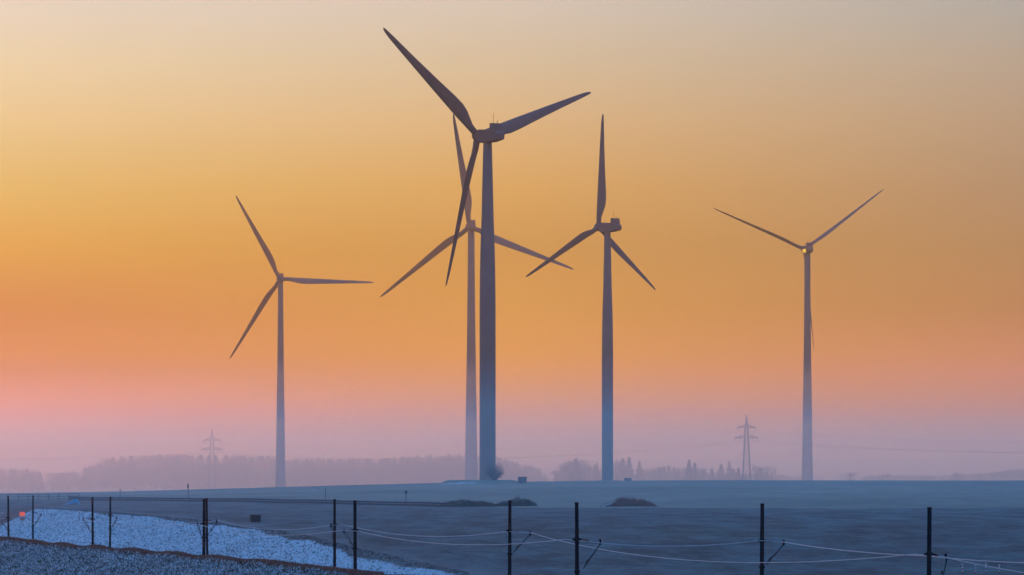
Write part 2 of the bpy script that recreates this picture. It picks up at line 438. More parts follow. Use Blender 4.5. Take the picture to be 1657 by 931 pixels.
# ------------------------------------------------------------------ wind turbines
BR = [1.3, 2.6, 4.2, 6.2, 8.6, 11.5, 15, 19, 24, 29, 34, 39, 43, 45.2, 46.4, 47.0]
BC = [2.0, 2.0, 2.2, 2.9, 3.75, 4.15, 3.95, 3.55, 3.05, 2.6, 2.15, 1.75, 1.38, 1.05, .70, .12]
BT = [1.0, 1.0, .80, .52, .36, .29, .25, .23, .21, .20, .19, .18, .17, .16, .16, .2]
BLE = [1.0, 1.0, 1.02, 1.05, 1.08, 1.08, 1.02, .95, .86, .76, .66, .54, .42, .25, .02, -.32]
def blade_mesh():
    mb = MB(); n = 16
    for r, c_, t, le in zip(BR, BC, BT, BLE):
        tw = math.radians(11 * (1 - r / 47) ** 2)
        for k in range(n):
            q = 2 * PI * k / n
            s_ = .5 - .5 * math.cos(q)                 # 0 leading .. 1 trailing
            prof = math.sin(q) * .5
            if t < .99: prof *= (1.25 * (1 - s_) ** .6 + .18) if s_ < 1 else 0
            x = -(le - s_ * c_); y = prof * c_ * t     # trailing edge to +x, i.e. clockwise seen from behind
            x2 = x * math.cos(tw) + y * math.sin(tw); y2 = -x * math.sin(tw) + y * math.cos(tw)
            mb.v.append((x2, y2, r))
    for i in range(len(BR) - 1):
        for k in range(n):
            k2 = (k + 1) % n
            mb.f.append((i * n + k, i * n + k2, (i + 1) * n + k2, (i + 1) * n + k))
    mb.f.append(tuple(reversed(range(n)))); mb.f.append(tuple((len(BR) - 1) * n + k for k in range(n)))
    return mb.mesh('blade', M['blade'], True)
BLADE = blade_mesh()
def turbine(tx, hub_y, Y, phi, R, ang, pitch, base_z_, label, rbot=2.3, rtop=1.25, yellow_spot=False, slim=1.0, nac_size=1.0):
    """tx photo column of the tower, hub_y photo row of the hub, Y distance, phi how far the rotor is turned
    left of straight away, ang the turn of the first blade clockwise from upright seen from behind"""
    k = R / 47.0
    X = (tx - 828.5) / F * Y; hz = -(hub_y - HOR) / F * Y
    root = empty('wind_turbine', (X, Y, base_z_), 0, label, 'wind turbine', 'wind turbines standing beyond the field ridge')
    H = hz - base_z_
    top = H - 1.7 * k * nac_size
    if nac_size < 1: prof = [(0, rbot), (.12, rbot * .88), (.33, rbot * .77), (.6, rbot * .61), (.85, rbot * .51), (1, rtop)]      # slim steel tower
    else: prof = [(0, rbot), (.5, rbot), (.6, rbot * .965), (.68, rbot * .90), (.785, rbot * .745), (.87, rbot * .67), (1, rtop)]   # concrete shaft, steel top
    t = MB(); pts = [(0, 0, top * a) for a, r in prof]; t.tube(pts, [r for a, r in prof], 40)
    tower = t.build('tower', M['paint'], root, True)
    for a in (.33, .66):
        r = np.interp(a, [q[0] for q in prof], [q[1] for q in prof])
        MB().tube([(0, 0, top * a - .06), (0, 0, top * a + .06)], r + .03, 40).build('flange', M['paint'], tower, True)
    MB().box((0, rbot, 1.9), (.95, .18, 2.1)).build('door', M['dark'], tower)
    MB().tube([(0, 0, -1.2), (0, 0, .25)], rbot + .9, 32).build('foundation', M['concrete'], root)
    head = Matrix.Translation((0, 0, H)) @ Matrix.Rotation(phi, 4, 'Z') @ Matrix.Rotation(math.radians(3), 4, 'X')      # local +y away along the rotor axis
    nac = MB().prism([(3.5, 1.5), (2.6, 1.85), (-5.3, 1.85), (-6.4, .6), (-6.3, -1.0), (-2.6, -1.85), (2.0, -2.2), (3.3, -1.75)], -1.75, 1.75)
    for i, v in enumerate(nac.v): nac.v[i] = tuple(Vector(v) * k * nac_size)
    no = nac.build('nacelle', M['blade'], root, bevel=.22 * k); no.matrix_local = head
    co = MB().prism([(-2.9, 1.85), (-2.9, 3.8), (-5.0, 3.8), (-5.5, 1.85)], -1.6, 1.6)
    for i, v in enumerate(co.v): co.v[i] = tuple(Vector(v) * k * nac_size)
    co.build('cooler', M['blade'], no, bevel=.08)
    for a, b, h in ((-.8, -3.7, 3.0), (.8, -3.7, 1.1), (0, -4.6, .6)):
        MB().tube([(a * k * nac_size, b * k, 3.75 * k * nac_size), (a * k * nac_size, b * k, (3.8 + h) * k * nac_size)], .055, 6).build('antenna', M['dark'], no)
    hb = MB(); ys = [3.3, 3.6, 4.3, 5.5, 6.2, 6.8, 7.1]; rs = [1.45, 1.7, 1.8, 1.7, 1.35, .8, .15]
    hb.tube([(0, y * k, 0) for y in ys], [r * k for r in rs], 24)
    ho = hb.build('hub', M['blade'], root, True); ho.matrix_local = head
    for i in range(3):
        b = bpy.data.objects.new('blade', BLADE); COL.objects.link(b); b.parent = root
        a = ang + i * 2 * PI / 3
        b.matrix_local = head @ Matrix.Translation((0, 4.9 * k, 0)) @ Matrix.Rotation(a, 4, 'Y') @ Matrix.Rotation(-math.radians(2.3), 4, 'X') @ Matrix.Rotation(-pitch, 4, 'Z') @ Matrix.Diagonal((k * slim, k * slim, k, 1))
    if yellow_spot:  # emissive yellow spot bulging from the left side of the nacelle
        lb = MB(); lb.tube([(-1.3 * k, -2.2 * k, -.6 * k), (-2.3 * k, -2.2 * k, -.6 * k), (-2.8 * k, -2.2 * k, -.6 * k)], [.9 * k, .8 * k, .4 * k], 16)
        lo = lb.build('glowing_spot', M['yellow'], root, True); lo.matrix_local = head
        lo['label'] = 'small yellow glowing spot on the side of the nacelle'
    return root
D = math.radians
turbine(789, 220, 1498, D(37.2), 47, D(-49.2), D(24), -9.1, 'tallest and darkest wind turbine, rising from the mound with the bare shrub', 2.44, 1.3)
turbine(983, 368, 2051, D(47.5), 47.2, D(2.0), D(16), -13.0, 'wind turbine with one blade straight up and a boxy cooler on its nacelle', 2.35, 1.3)
turbine(454, 452, 2484, D(6), 47.5, D(-28.3), D(42), -20.5, 'wind turbine farthest left, one blade pointing level to the right', 2.7, 1.3, nac_size=.76)
turbine(762.5, 367.5, 2580, D(8), 59.8, D(-8.7), D(36), -21.5, 'pale wind turbine half hidden behind the tallest tower', 3.6, 1.72, nac_size=.74)
turbine(1306.5, 404, 2730, D(11), 56.5, D(-66.8), D(66), -21.5, 'wind turbine farthest right, blades raised in a V over a yellow glowing spot', 3.3, 1.7, yellow_spot=True, slim=.8, nac_size=.84)

# ------------------------------------------------------------------ mound things
kx, ky, kz = (845 - 828.5) / F * 1488, 1478.0, 0
kz = tz(kx, ky) - .2
r_ = empty('transformer_station', (kx, ky, kz), 0, 'small grey green transformer hut at the right end of the turbine mound', 'hut')
MB().box((0, 0, 1.0), (2.6, 2.2, 2.0)).build('wall', M['cabinet'], r_, bevel=.03)
MB().box((0, 0, 2.1), (2.85, 2.45, .2)).build('roof', M['roof'], r_, bevel=.03)
dr = MB().box((-.5, -1.13, .95), (.85, .06, 1.6)).build('door', M['dark'], r_); MB().box((-.2, -1.18, .95), (.05, .05, .18)).build('handle', M['galv'], dr)
MB().box((.6, -1.13, 1.3), (.7, .05, .5)).build('vent', M['dark'], r_)
kx, ky = (1016 - 828.5) / F * 2040, 2040.0
r_ = empty('transformer_station', (kx, ky, -13.2), 0, 'low pale transformer hut beside the tower of the turbine with the upright blade', 'hut')
MB().box((0, 0, 1.0), (3.0, 2.2, 1.6)).build('wall', M['cabinet'], r_, bevel=.03)
MB().box((0, 0, 1.9), (3.2, 2.4, .2)).build('roof', M['roof'], r_, bevel=.03)

def shrub(name, loc, w_, h, n, label, cat, mt, seed, fan=.9, twigs=3):
    rr = random.Random(seed); root = empty(name, loc, 0, label, cat)
    st = MB(); tw = MB()
    for i in range(n):
        v = Vector((rr.gauss(0, 1), rr.gauss(0, 1), rr.gauss(0, 1))).normalized() * rr.uniform(.75, 1.0)
        tip = Vector((v.x * w_ / 2, v.y * w_ / 2, h * (.52 + .48 * v.z)))
        base = Vector((rr.gauss(0, w_ * .03), rr.gauss(0, w_ * .03), 0))
        mid = base.lerp(tip, .5) + Vector((rr.gauss(0, .1), rr.gauss(0, .1), h * .08))
        st.tube([base, mid, tip], [.05, .028, .010], 4, False)
        for j in range(twigs * 4):
            q = rr.uniform(.3, 1); p = base.lerp(mid, q * 2) if q < .5 else mid.lerp(tip, q * 2 - 1)
            d = Vector((rr.gauss(0, 1), rr.gauss(0, 1), rr.gauss(.5, .8))).normalized() * rr.uniform(.25, .7) * h / 4
            tw.tube([p, p + d], [.012, .006], 3, False)
    st.build('stem', mt, root); tw.build('twigs', mt, root)
    return root
bx = (800 - 828.5) / F * 1486
shrub('shrub', (bx, 1486, tz(bx, 1486) - .1), 7.4, 5.8, 170, 'bare round shrub in front of the tallest turbine tower', 'shrub', M['twig'], 3)

# hedge, heaps of cut wood at the field edge
def heap(name, px0, px1, top, Y, label, cat, mt, seed, n, lean=0, stick=1.2, prof=None, basey=824, core=True):
    rr = random.Random(seed); s_ = F / Y
    w_ = (px1 - px0) / s_; h = (basey - top) / s_; cx = ((px0 + px1) / 2 - 828.5) / s_
    zz = tz(cx, Y) - .15
    root = empty(name, (cx, Y, zz), 0, label, cat)
    base_row = HOR - zz * s_
    h = (base_row - top) / s_
    prof = prof or [(0, 0), (.1, .35), (.3, .85), (.45, 1), (.7, .85), (.9, .45), (1, 0)]
    px_ = [p[0] for p in prof]; pz_ = [p[1] for p in prof]
    if core:
        mb = MB(); nx, ny = 26, 8
        for i in range(nx + 1):
            q = i / nx; hh = np.interp(q, px_, pz_) * h * .6
            for j in range(ny + 1):
                v = j / ny * PI
                e = 1 + rr.uniform(-.07, .07)
                mb.v.append(((q - .5) * w_, -math.cos(v) * w_ * .16 * (.3 + np.interp(q, px_, pz_)) * e, math.sin(v) * hh * e))
        for i in range(nx):
            for j in range(ny):
                a = i * (ny + 1) + j; mb.f.append((a, a + 1, a + ny + 2, a + ny + 1))
        mb.build('heart', mt, root)
    st = MB()
    for i in range(n):
        q = rr.random(); v = rr.uniform(.05, PI - .4); hh = np.interp(q, px_, pz_) * h * rr.uniform(.35, 1.0)
        p = Vector(((q - .5) * w_, -math.cos(v) * w_ * .17 * (.3 + np.interp(q, px_, pz_)), math.sin(v) * hh))
        d = Vector((rr.gauss(lean, 1), rr.gauss(0, .6), abs(rr.gauss(.55, .5)))).normalized() * rr.uniform(.4, 1.2) * stick * (.3 + .7 * np.interp(q, px_, pz_))
        if (p + d * .5).z > h * 1.3: d.z = 0
        st.tube([p - d * .5, p + d * .5], [.065, .02], 3, False)
    st.build('branches', mt, root)
    return root
heap('hedge', 702, 808, 808, 1012, 'long low dark evergreen hedge at the far field edge', 'hedge', M['leaf'], 11, 1700, stick=.8,
     prof=[(0, 0), (.08, .3), (.2, .7), (.38, 1), (.55, .86), (.75, .78), (.9, .6), (1, 0)])
heap('brush_pile', 796, 872, 804.5, 1018, 'dark heap of branches with twigs sticking up, beside the long hedge', 'brush pile', M['leaf'], 12, 900, lean=.3, stick=1.5,
     prof=[(0, 0), (.12, .4), (.3, .6), (.42, .7), (.5, 1), (.66, .9), (.8, .72), (.9, .4), (1, 0)])
bpile = heap('brush_pile', 972, 1064, 805, 1016, 'reddish brown heap of cut branches alone at the far field edge', 'brush pile', M['brown'], 13, 1500, lean=-.4, stick=1.9,
     prof=[(0, 0), (.15, .35), (.3, .8), (.38, 1), (.55, .85), (.75, .75), (.9, .4), (1, 0)])
sl = MB(); rr = random.Random(5)
for i in range(34):
    x = -5.6 + rr.random() * 2.4; z_ = .15 + (x + 5.6) * .42 * rr.uniform(.3, 1)
    d = Vector((rr.uniform(.5, 1.2), 0, rr.uniform(.08, .28)))
    sl.tube([Vector((x, -.95 - rr.random() * .3, z_)), Vector((x, -.95, z_)) + d], [.07, .03], 4)
sl.build('snowy_branches', M['snow'], bpile)

# ------------------------------------------------------------------ railway masts
def mast(px, top_y, Y, side_, cant, label, wpx):
    """cant = (clamp row, tip dx in px, tip row, foot dx, foot row)"""
    s_ = F / Y; X = (px - 828.5) / s_
    zb = tz(X, Y) - .3; zt = -(top_y - HOR) / s_
    root = empty('catenary_mast', (X, Y, zb), 0, label, 'railway mast', 'overhead line masts along the railway cutting')
    root.rotation_euler = (0, math.radians(.45 * math.sin(px * 1.7)), 0)
    H = zt - zb; r = wpx / s_ / 2
    MB().tube([(0, 0, 0), (0, 0, H * .5), (0, 0, H - .12), (0, 0, H - .12), (0, 0, H)], [r * 1.12, r * 1.0, r * .86, r * .98, r * .98], 14).build('pole', M['steel'], root, True)
    MB().tube([(0, 0, 0), (0, 0, .55)], r * 1.9, 12).build('footing', M['concrete'], root)
    cy, dx, ty, fx, fy = cant
    zc_ = -(cy - HOR) / s_ - zb; ztip = -(ty - HOR) / s_ - zb; zf = -(fy - HOR) / s_ - zb
    dirn = Vector((1, .5 * (1 if dx > 0 else -1) * side_, 0))
    dm = dx / s_; tip = Vector((dm, .5 * abs(dm) * side_, ztip)); sg = 1 if dx > 0 else -1
    cl = MB().tube([(0, 0, zc_ - .1), (0, 0, zc_ + .12)], r * 1.45, 12).build('clamp', M['steel'], root)
    MB().tube([(-sg * r * 2.2, 0, zc_), (sg * r * 2.4, 0, zc_ - .02)], .07, 6).build('bolt', M['steel'], cl)
    MB().tube([(0, 0, zf - .1), (0, 0, zf + .1)], r * 1.35, 12).build('clamp', M['steel'], root)
    a0 = Vector((sg * r, 0, zc_))
    MB().tube([a0, tip], .035, 6).build('top_tube', M['galv'], root)
    ins = MB(); q0, q1 = a0.lerp(tip, .18), a0.lerp(tip, .42)
    for i in range(7):
        p = q0.lerp(q1, i / 6); p2 = q0.lerp(q1, (i + .5) / 6); ins.tube([p, p2], [.085, .05], 8)
    ins.build('insulator', M['insul'], root)
    foot = Vector((fx / s_, 0, zf)); off = Vector((.11, 0, -.06))
    MB().tube([foot, tip + Vector((0, 0, .05))], .045, 6).build('cantilever', M['galv'], root)
    MB().tube([foot.lerp(tip, .12) + off, tip + off], .035, 6).build('stay_tube', M['steel'], root)
    ins = MB(); q0, q1 = foot.lerp(tip, .28), foot.lerp(tip, .42)
    for i in range(6):
        p = q0.lerp(q1, i / 6); p2 = q0.lerp(q1, (i + .5) / 6); ins.tube([p, p2], [.09, .055], 8)
    ins.build('insulator', M['insul'], root)
    MB().tube([tip + Vector((0, 0, .18)), tip - Vector((0, 0, .28))], .085, 8).build('wire_clamp', M['steel'], root)
    MB().tube([tip - Vector((0, 0, .25)), foot.lerp(tip, .15)], .012, 4).build('drop_wire', M['steel'], root)
    return root
masts = [
    (14, 803, 765, 1, (838, -10, 846, -1, 858), 'railway mast nearest the left edge', 3.3),
    (53, 802, 850, -1, (829, 14, 832, 1, 852), 'slim mast just right of the small orange board', 3.1),
    (150.5, 805, 700, 1, (840, -16, 840, -3, 862), 'thicker left mast of the pair below the blue tarp, arm to the left', 3.7),
    (178, 804, 769, -1, (834, 11, 837, 1, 856), 'thinner right mast of the pair below the blue tarp, arm to the right', 3.5),
    (329.5, 808, 615, 1, (848, -11, 848, -4, 870), 'front dark mast of the tight overlapping pair on the brown bank', 5.2),
    (335.5, 806, 667, -1, (842, 16, 843, 2, 865), 'rear mast of the tight overlapping pair, arm to the right', 3.8),
    (541.5, 808, 590, -1, (849, -6, 850, -2, 882), 'mast with its pale arm hanging close, at the end of the brown bank', 4.6),
    (575, 810, 513, 1, (858, -18, 859, -2, 888), 'mast with a slanting arm to the left, where the snow narrows', 5.8),
    (824.5, 810, 500, -1, (859, 33, 862, 1, 897), 'middle mast below the dark heap of branches', 5.8),
    (934.5, 813, 404, 1, (873, 38, 877, 4, 925), 'mast left of the reddish brush pile with long double arm', 6.9),
    (1232, 815, 410, -1, (875, 34, 877, 1, 918), 'solitary tall mast under the farthest right turbine', 6.9),
    (1501.5, 821, 324, 1, (897, 28, 901, 18, 940), 'thickest mast, near the right edge, beside the red and white posts', 8.0),
]
for a in masts: mast(*a)
def wire(name, segs, rad, label, cat, mt, group=None):
    """segs: list of (px, py, Y, sag to the next point in px)"""
    pts = []
    for (a, b) in zip(segs, segs[1:]):
        p, q = at(*a[:3]), at(*b[:3]); n = 22
        sag = a[3] / (F / ((a[2] + b[2]) / 2))
        for i in range(n):
            t = i / n; pts.append(p.lerp(q, t) - Vector((0, 0, 4 * sag * t * (1 - t))))
    pts.append(at(*segs[-1][:3]))
    o0 = pts[0].copy()
    o = MB().tube([p - o0 for p in pts], rad, 6).build(name, mt, None, loc=o0)
    tag(o, label, cat, group); return o
wire('contact_wire', [(-40, 838, 930, 4), (67, 832, 850, 8), (189, 837, 769, 8), (352, 842, 667, 11), (535, 850, 590, 0), (560, 850, 588, 13),
     (822, 860, 500, 0), (857, 862, 497, 30), (1480, 897, 330, 0), (1530, 902, 322, 4), (1760, 940, 290, 0)], .029,
     'pale overhead wire that sags low under the tall solitary mast', 'wire', M['wire'])
wire('contact_wire', [(-30, 848, 840, 3), (4, 846, 765, 4), (134, 841, 700, 8), (318, 848, 615, 13), (556, 858, 513, 0), (580, 860, 510, 15), (915, 873, 408, 0),
     (974, 879, 402, 7), (1228, 875, 409, 0), (1266, 877, 408, 4), (1500, 900, 330, 4), (1760, 912, 280, 0)], .029,
     'pale overhead wire that passes highest between the two tall right masts', 'wire', M['wire'])

# ------------------------------------------------------------------ guard rail, railings, little posts
gr = empty('guard_rail', at(110, 806, 1200), 0, 'long dark guard rail running along the far edge of the near field', 'guard rail')
g0, g1 = Vector((at(112, 800, 1195).x, 1195, 0)), Vector((at(735, 800, 1003).x, 1003, 0))
n = 46; rp = []
for i in range(n + 1):
    p = g0.lerp(g1, i / n); p.z = tz(p.x, p.y); rp.append(p)
off = gr.location
bm_ = MB()
for i in range(n):
    a, b = rp[i] - off, rp[i + 1] - off
    h = .85
    bm_.quad(a + Vector((0, 0, h - .35)), b + Vector((0, 0, h - .35)), b + Vector((0, -.06, h - .15)), a + Vector((0, -.06, h - .15)))
    bm_.quad(a + Vector((0, -.06, h - .15)), b + Vector((0, -.06, h - .15)), b + Vector((0, 0, h)), a + Vector((0, 0, h)))
bm_.build('beam', M['rail'], gr)
pm = MB().box((0, .05, .4), (.14, .1, .95)).mesh('post', M['rail'])
for p in rp: link_mesh('post', pm, gr, p - off)
cb = MB()
for i in range(n):
    a, b = rp[i] - off, rp[i + 1] - off
    cb.quad(a + Vector((0, -.25, 0)), b + Vector((0, -.25, 0)), b + Vector((0, -.1, .42)), a + Vector((0, -.1, .42)))
    cb.quad(a + Vector((0, -.1, .42)), b + Vector((0, -.1, .42)), b + Vector((0, .3, .42)), a + Vector((0, .3, .42)))
cb.build('kerb_wall', M['cabdark'], gr)

def railing(p0, p1, n, h, label):
    root = empty('railing', p0, 0, label, 'railing')
    d = (p1 - p0) / n
    for i in range(n + 1): MB().box((0, 0, h / 2), (.14, .1, h)).build('post', M['rail'], root, loc=d * i)
    for q in (.35, .68, 1.0): MB().tube([(0, 0, h * q), (p1 - p0) + Vector((0, 0, h * q))], .06, 5).build('rail', M['rail'], root)
    return root
railing(at(-20, 813, 1180), at(128, 811, 1180), 9, 1.75, 'steel railing of the bridge at the far left edge')
sb = empty('bridge_parapet', at(55, 812, 1183), 0, 'dark low bridge wall under the steel railing at far left', 'bridge')
MB().box((0, .4, -1.0), (24.5, .6, 2.0)).build('wall', M['cabdark'], sb)

def pole_sign(px, py0, py1, Y, label, head=None, cat='post', rad=.07):
    s_ = F / Y; p = at(px, py1, Y); h = (py1 - py0) / s_
    zz = min(p.z, tz(p.x, Y)) - .2; h += p.z - zz; p.z = zz
    root = empty('signal_post', p, 0, label, cat)
    MB().tube([(0, 0, 0), (0, 0, h)], rad, 8).build('pole', M['rail'], root)
    if head:
        MB().box((head[0], 0, h - head[1]), (head[2], .15, head[3])).build('head', M['dark'], root, bevel=.02)
    return root
pole_sign(304.5, 782, 810, 1125, 'tallest thin field post, with a small box near its top, against the mist', (-.06, .75, .38, .8))
pole_sign(527, 791, 812, 1075, 'thin bare post right of the pale left turbine')
pole_sign(657, 794, 818, 1030, 'post with a small dark square head left of the long hedge', (.02, .35, .48, .62))
pole_sign(194.5, 792, 807, 1190, 'faint short post above the railway cutting at left', (0, .2, .25, .3), rad=.05)
pole_sign(421, 800, 812, 1290, 'very short faint marker post below the farthest left turbine', rad=.05)
pole_sign(494, 802, 813, 1290, 'short faint marker post between the left turbine and the bare post', rad=.05)
pole_sign(641, 806, 818, 1200, 'thin stub of a post left of the post with the square head', rad=.04)

# dark cabinet in the near field
cx = (413 - 828.5) / F * 800
r_ = empty('equipment_cabinet', (cx, 800, tz(cx, 800) - .1), D(20), 'dark squat equipment cabinet alone in the near field', 'cabinet')
MB().box((0, 0, .62), (1.5, 1.1, 1.15)).build('body', M['cabdark'], r_, bevel=.04)
MB().box((0, 0, 1.27), (1.7, 1.3, .14)).build('roof', M['roof'], r_, bevel=.03)
MB().box((0, 0, .02), (1.7, 1.3, .2)).build('plinth', M['concrete'], r_)
for sx in (-.37, .37): MB().box((sx, -.57, .65), (.66, .04, .95)).build('door', M['cabdark'], r_)

# orange lit board by the line
bp_ = at(36, 850, 935); bp_.z = tz(bp_.x, 935)
r_ = empty('line_board', bp_, 0, 'small glowing orange red board on a post at far left', 'sign')
zt_ = at(36, 832, 935).z - bp_.z
MB().tube([(0, .08, 0), (0, .08, zt_ + .5)], .05, 8).build('post', M['rail'], r_)
MB().box((0, 0, zt_), (1.0, .08, .78)).build('panel', M['lamp'], r_, bevel=.02)
MB().box((0, 0, zt_ - .95), (.95, .07, .5)).build('lower_panel', mat('faded_orange', (.62, .22, .14), .6), r_, bevel=.02)
MB().box((0, 0, zt_ - 1.55), (.6, .07, .3)).build('lower_panel', mat('faded_orange_b', (.55, .16, .12), .6), r_, bevel=.02)

# tarpaulin
tp = at(116, 824, 1070); zz = tz(tp.x, 1070)
mb = MB(); nx = 14
prf = [(-2.1, .02), (-1.2, .35), (-.3, .8), (.5, 1.3), (.9, 1.45), (1.3, 1.25), (1.7, .55), (1.9, .0)]
for i, (x, z_) in enumerate(prf):
    for j in range(7):
        v = j / 6; mb.v.append((x + .08 * math.sin(5 * v + i), -1.2 + 2.4 * v, z_ * math.sin(PI * (0.12 + .76 * v)) + .04 * math.sin(i * 3 + j * 2)))
for i in range(len(prf) - 1):
    for j in range(6):
        a = i * 7 + j; mb.f.append((a, a + 7, a + 8, a + 1))
o = mb.build('tarp_covered_heap', M['tarp'], None, True, loc=(tp.x, 1070, max(zz, tp.z) - .05))
tag(o, 'pale blue tarpaulin draped over a wedge shaped heap above the snowy bank', 'tarpaulin')

# red and white marker posts
for i, (px, lab) in enumerate(((1557.5, 'first red and white marker post right of the thickest mast'), (1578.5, 'second red and white marker post from the thickest mast'),
                               (1595.5, 'third red and white marker post, between two others at lower right'), (1617, 'red and white marker post nearest the right edge'))):
    Y = 548 + i * 2; X = (px - 828.5) / F * Y; zz = tz(X, Y)
    top = at(px, 911 + (i % 2) * 2, Y).z
    r_ = empty('marker_post', (X, Y, zz - .1), 0, lab, 'marker post', 'red and white marker posts at lower right')
    h = top - zz + .1
    MB().tube([(0, 0, 0), (0, 0, h)], .05, 8).build('pole', M['red'], r_)
    for q in (.32, .62, .88): MB().tube([(0, 0, h * q - .1), (0, 0, h * q + .1)], .075, 8).build('band', M['white'], r_)

# ------------------------------------------------------------------ pylons and power lines
def pylon(px, top_y, Y, base, label):
    s_ = F / Y; top = -(top_y - HOR) / s_
    X = (px - 828.5) / s_; H = top - base
    root = empty('power_pylon', (X, Y, base), D(4), label, 'power pylon', 'lattice pylons in the mist')
    a1, a2 = H - 7.0, H - 12.6      # arms
    def half(z): return float(np.interp(z, [0, a2, a1, H - 4.5, H], [2.5, 1.1, .85, .5, .08]))
    for sx in (-1, 1):
        for sy in (-1, 1):
            zs = [0, a2, a1, H - 4.5, H]
            MB().tube([(sx * half(z), sy * half(z), z) for z in zs], [.21, .19, .17, .14, .10], 4).build('leg', M['lattice'], root)
    lv = [0]
    while lv[-1] < H - 1.5: lv.append(lv[-1] + max(1.0, half(lv[-1]) * 1.7))
    lv = [min(z, H) for z in lv]; br = MB()
    for z0, z1 in zip(lv, lv[1:]):
        h0, h1 = half(z0), half(z1)
        for (ax, ay), (bx_, by) in (((-1, -1), (1, -1)), ((1, -1), (1, 1)), ((1, 1), (-1, 1)), ((-1, 1), (-1, -1))):
            br.tube([(ax * h0, ay * h0, z0), (bx_ * h1, by * h1, z1)], .075, 3, False)
            br.tube([(bx_ * h0, by * h0, z0), (ax * h1, ay * h1, z1)], .075, 3, False)
            br.tube([(ax * h1, ay * h1, z1), (bx_ * h1, by * h1, z1)], .065, 3, False)
    br.build('bracing', M['lattice'], root)
    for z0, half_w, hang in ((a1, 5.0, (5.0,)), (a2, 6.3, (6.3, 3.4))):
        arm = MB()
        for sx in (-1, 1):
            for sy in (-1, 1):
                b = half(z0)
                arm.tube([(sx * b, sy * b, z0), (sx * half_w, 0, z0)], .19, 4)
                arm.tube([(sx * half(z0 + 1.6), sy * b, z0 + 1.6), (sx * half_w, 0, z0 + .05)], .16, 4)
                for q in (.2, .4, .6, .8):
                    x = b + (half_w - b) * q
                    arm.tube([(sx * x, sy * b * (1 - q), z0), (sx * x, sy * b * (1 - q), z0 + 1.6 * (1 - q))], .08, 3)
        ao = arm.build('crossarm', M['lattice'], root)
        for x in hang:
            for sx in (-1, 1):
                MB().tube([(sx * x, 0, z0), (sx * x, 0, z0 - 1.9)], .16, 6).build('insulator', M['insul'], ao)
    pts = [(-5, a1 - 1.9), (5, a1 - 1.9), (-6.3, a2 - 1.9), (6.3, a2 - 1.9), (-3.4, a2 - 1.9), (3.4, a2 - 1.9), (0, H)]
    return [Vector((X + x, Y, base + z)) for x, z in pts]
pa = pylon(343, 694, 3000, -25, 'faint lattice pylon at left in front of the misty forest')
pb = pylon(1208, 672, 2760, -25, 'lattice pylon at right, between the upright blade turbine and the farthest right turbine')
def span(p, q, sag, rad):
    return [p.lerp(q, i / 30) - Vector((0, 0, 4 * sag * (i / 30) * (1 - i / 30))) for i in range(31)]
where = ['near end of the upper crossarms', 'far end of the upper crossarms', 'left tips of the lower crossarms', 'right tips of the lower crossarms', 'inner left of the lower crossarms', 'inner right of the lower crossarms', 'very tops of the pylons']
for i in range(7):
    L0, R0 = pa[i], pb[i]
    endL = L0 + Vector((-420, 110, 2)); endR = R0 + Vector((330, -90, -1))
    pts = span(endL, L0, 6, .05) + span(L0, R0, 7, .05)[1:] + span(R0, endR, 6, .05)[1:]
    o = MB().tube([p - L0 for p in pts], .022, 4).build('power_line', M['power'], None, loc=L0)
    tag(o, 'faint power line strung from the ' + where[i], 'power line', 'power lines between the lattice pylons')

# ------------------------------------------------------------------ trees
def conifer_mesh(seed, H=1.0, n=520):
    rr = random.Random(seed); mb = MB(); ph = rr.uniform(0, 6)
    wid = rr.uniform(.13, .2)
    for i in range(n):
        z = rr.random() ** .8; z = .08 + z * .9
        rmax = wid * (1.02 - z) ** .85 * (1 + .28 * math.sin(z * 38 + ph) + .18 * math.sin(z * 17 + 2 * ph)) + .006
        a = rr.uniform(0, 2 * PI); r = rmax * rr.uniform(.2, 1.0)
        c_ = Vector((math.cos(a) * r, math.sin(a) * r, z)); l = .028 + .05 * (1 - z)
        o = Vector((math.cos(a), math.sin(a), -.35)) * l; s2 = Vector((-math.sin(a), math.cos(a), 0)) * l * .5
        mb.tri(c_ + o, c_ - o * .5 + s2, c_ - o * .5 - s2 + Vector((0, 0, l * .3)))
        mb.tri(c_ + o * .6 + Vector((0, 0, -l * .2)), c_ + Vector((0, 0, l * .6)), c_ - o * .4 - Vector((0, 0, l * .4)))
    mb.tube([(0, 0, .85), (0, 0, 1.0)], [.008, .001], 3)
    return mb
def broad_mesh(seed, n=640):
    rr = random.Random(seed); mb = MB()
    lobes = [(Vector((rr.gauss(0, .13), rr.gauss(0, .13), rr.uniform(.45, .85))), rr.uniform(.10, .2)) for _ in range(9)]
    lobes.append((Vector((0, 0, .6)), .24))
    for i in range(n):
        c0, r0 = rr.choice(lobes)
        d = Vector((rr.gauss(0, 1), rr.gauss(0, 1), rr.gauss(0, 1))).normalized() * r0 * rr.random() ** .4
        c_ = c0 + d; c_.z = min(max(c_.z, .1), 1.0)
        v = [Vector((rr.gauss(0, 1), rr.gauss(0, 1), rr.gauss(0, 1))).normalized() * rr.uniform(.015, .035) for _ in range(3)]
        mb.tri(c_ + v[0], c_ + v[1], c_ + v[2])
    for c0, r0 in lobes: mb.tube([(0, 0, .2), tuple(c0 * .8), tuple(c0)], [.014, .007, .002], 3, False)
    return mb
def trunk_mesh():
    return MB().tube([(0, 0, -.04), (0, 0, .2), (0, 0, .6), (0, 0, .9)], [.018, .014, .008, .002], 7).mesh('trunk', M['bark'])
CON = [conifer_mesh(i) for i in range(5)]; BRO = [broad_mesh(20 + i) for i in range(4)]
CONM = [m_.mesh('crown', M['needle']) for m_ in CON]; BROM = [m_.mesh('crown', M['needle']) for m_ in BRO]; TRK = trunk_mesh()
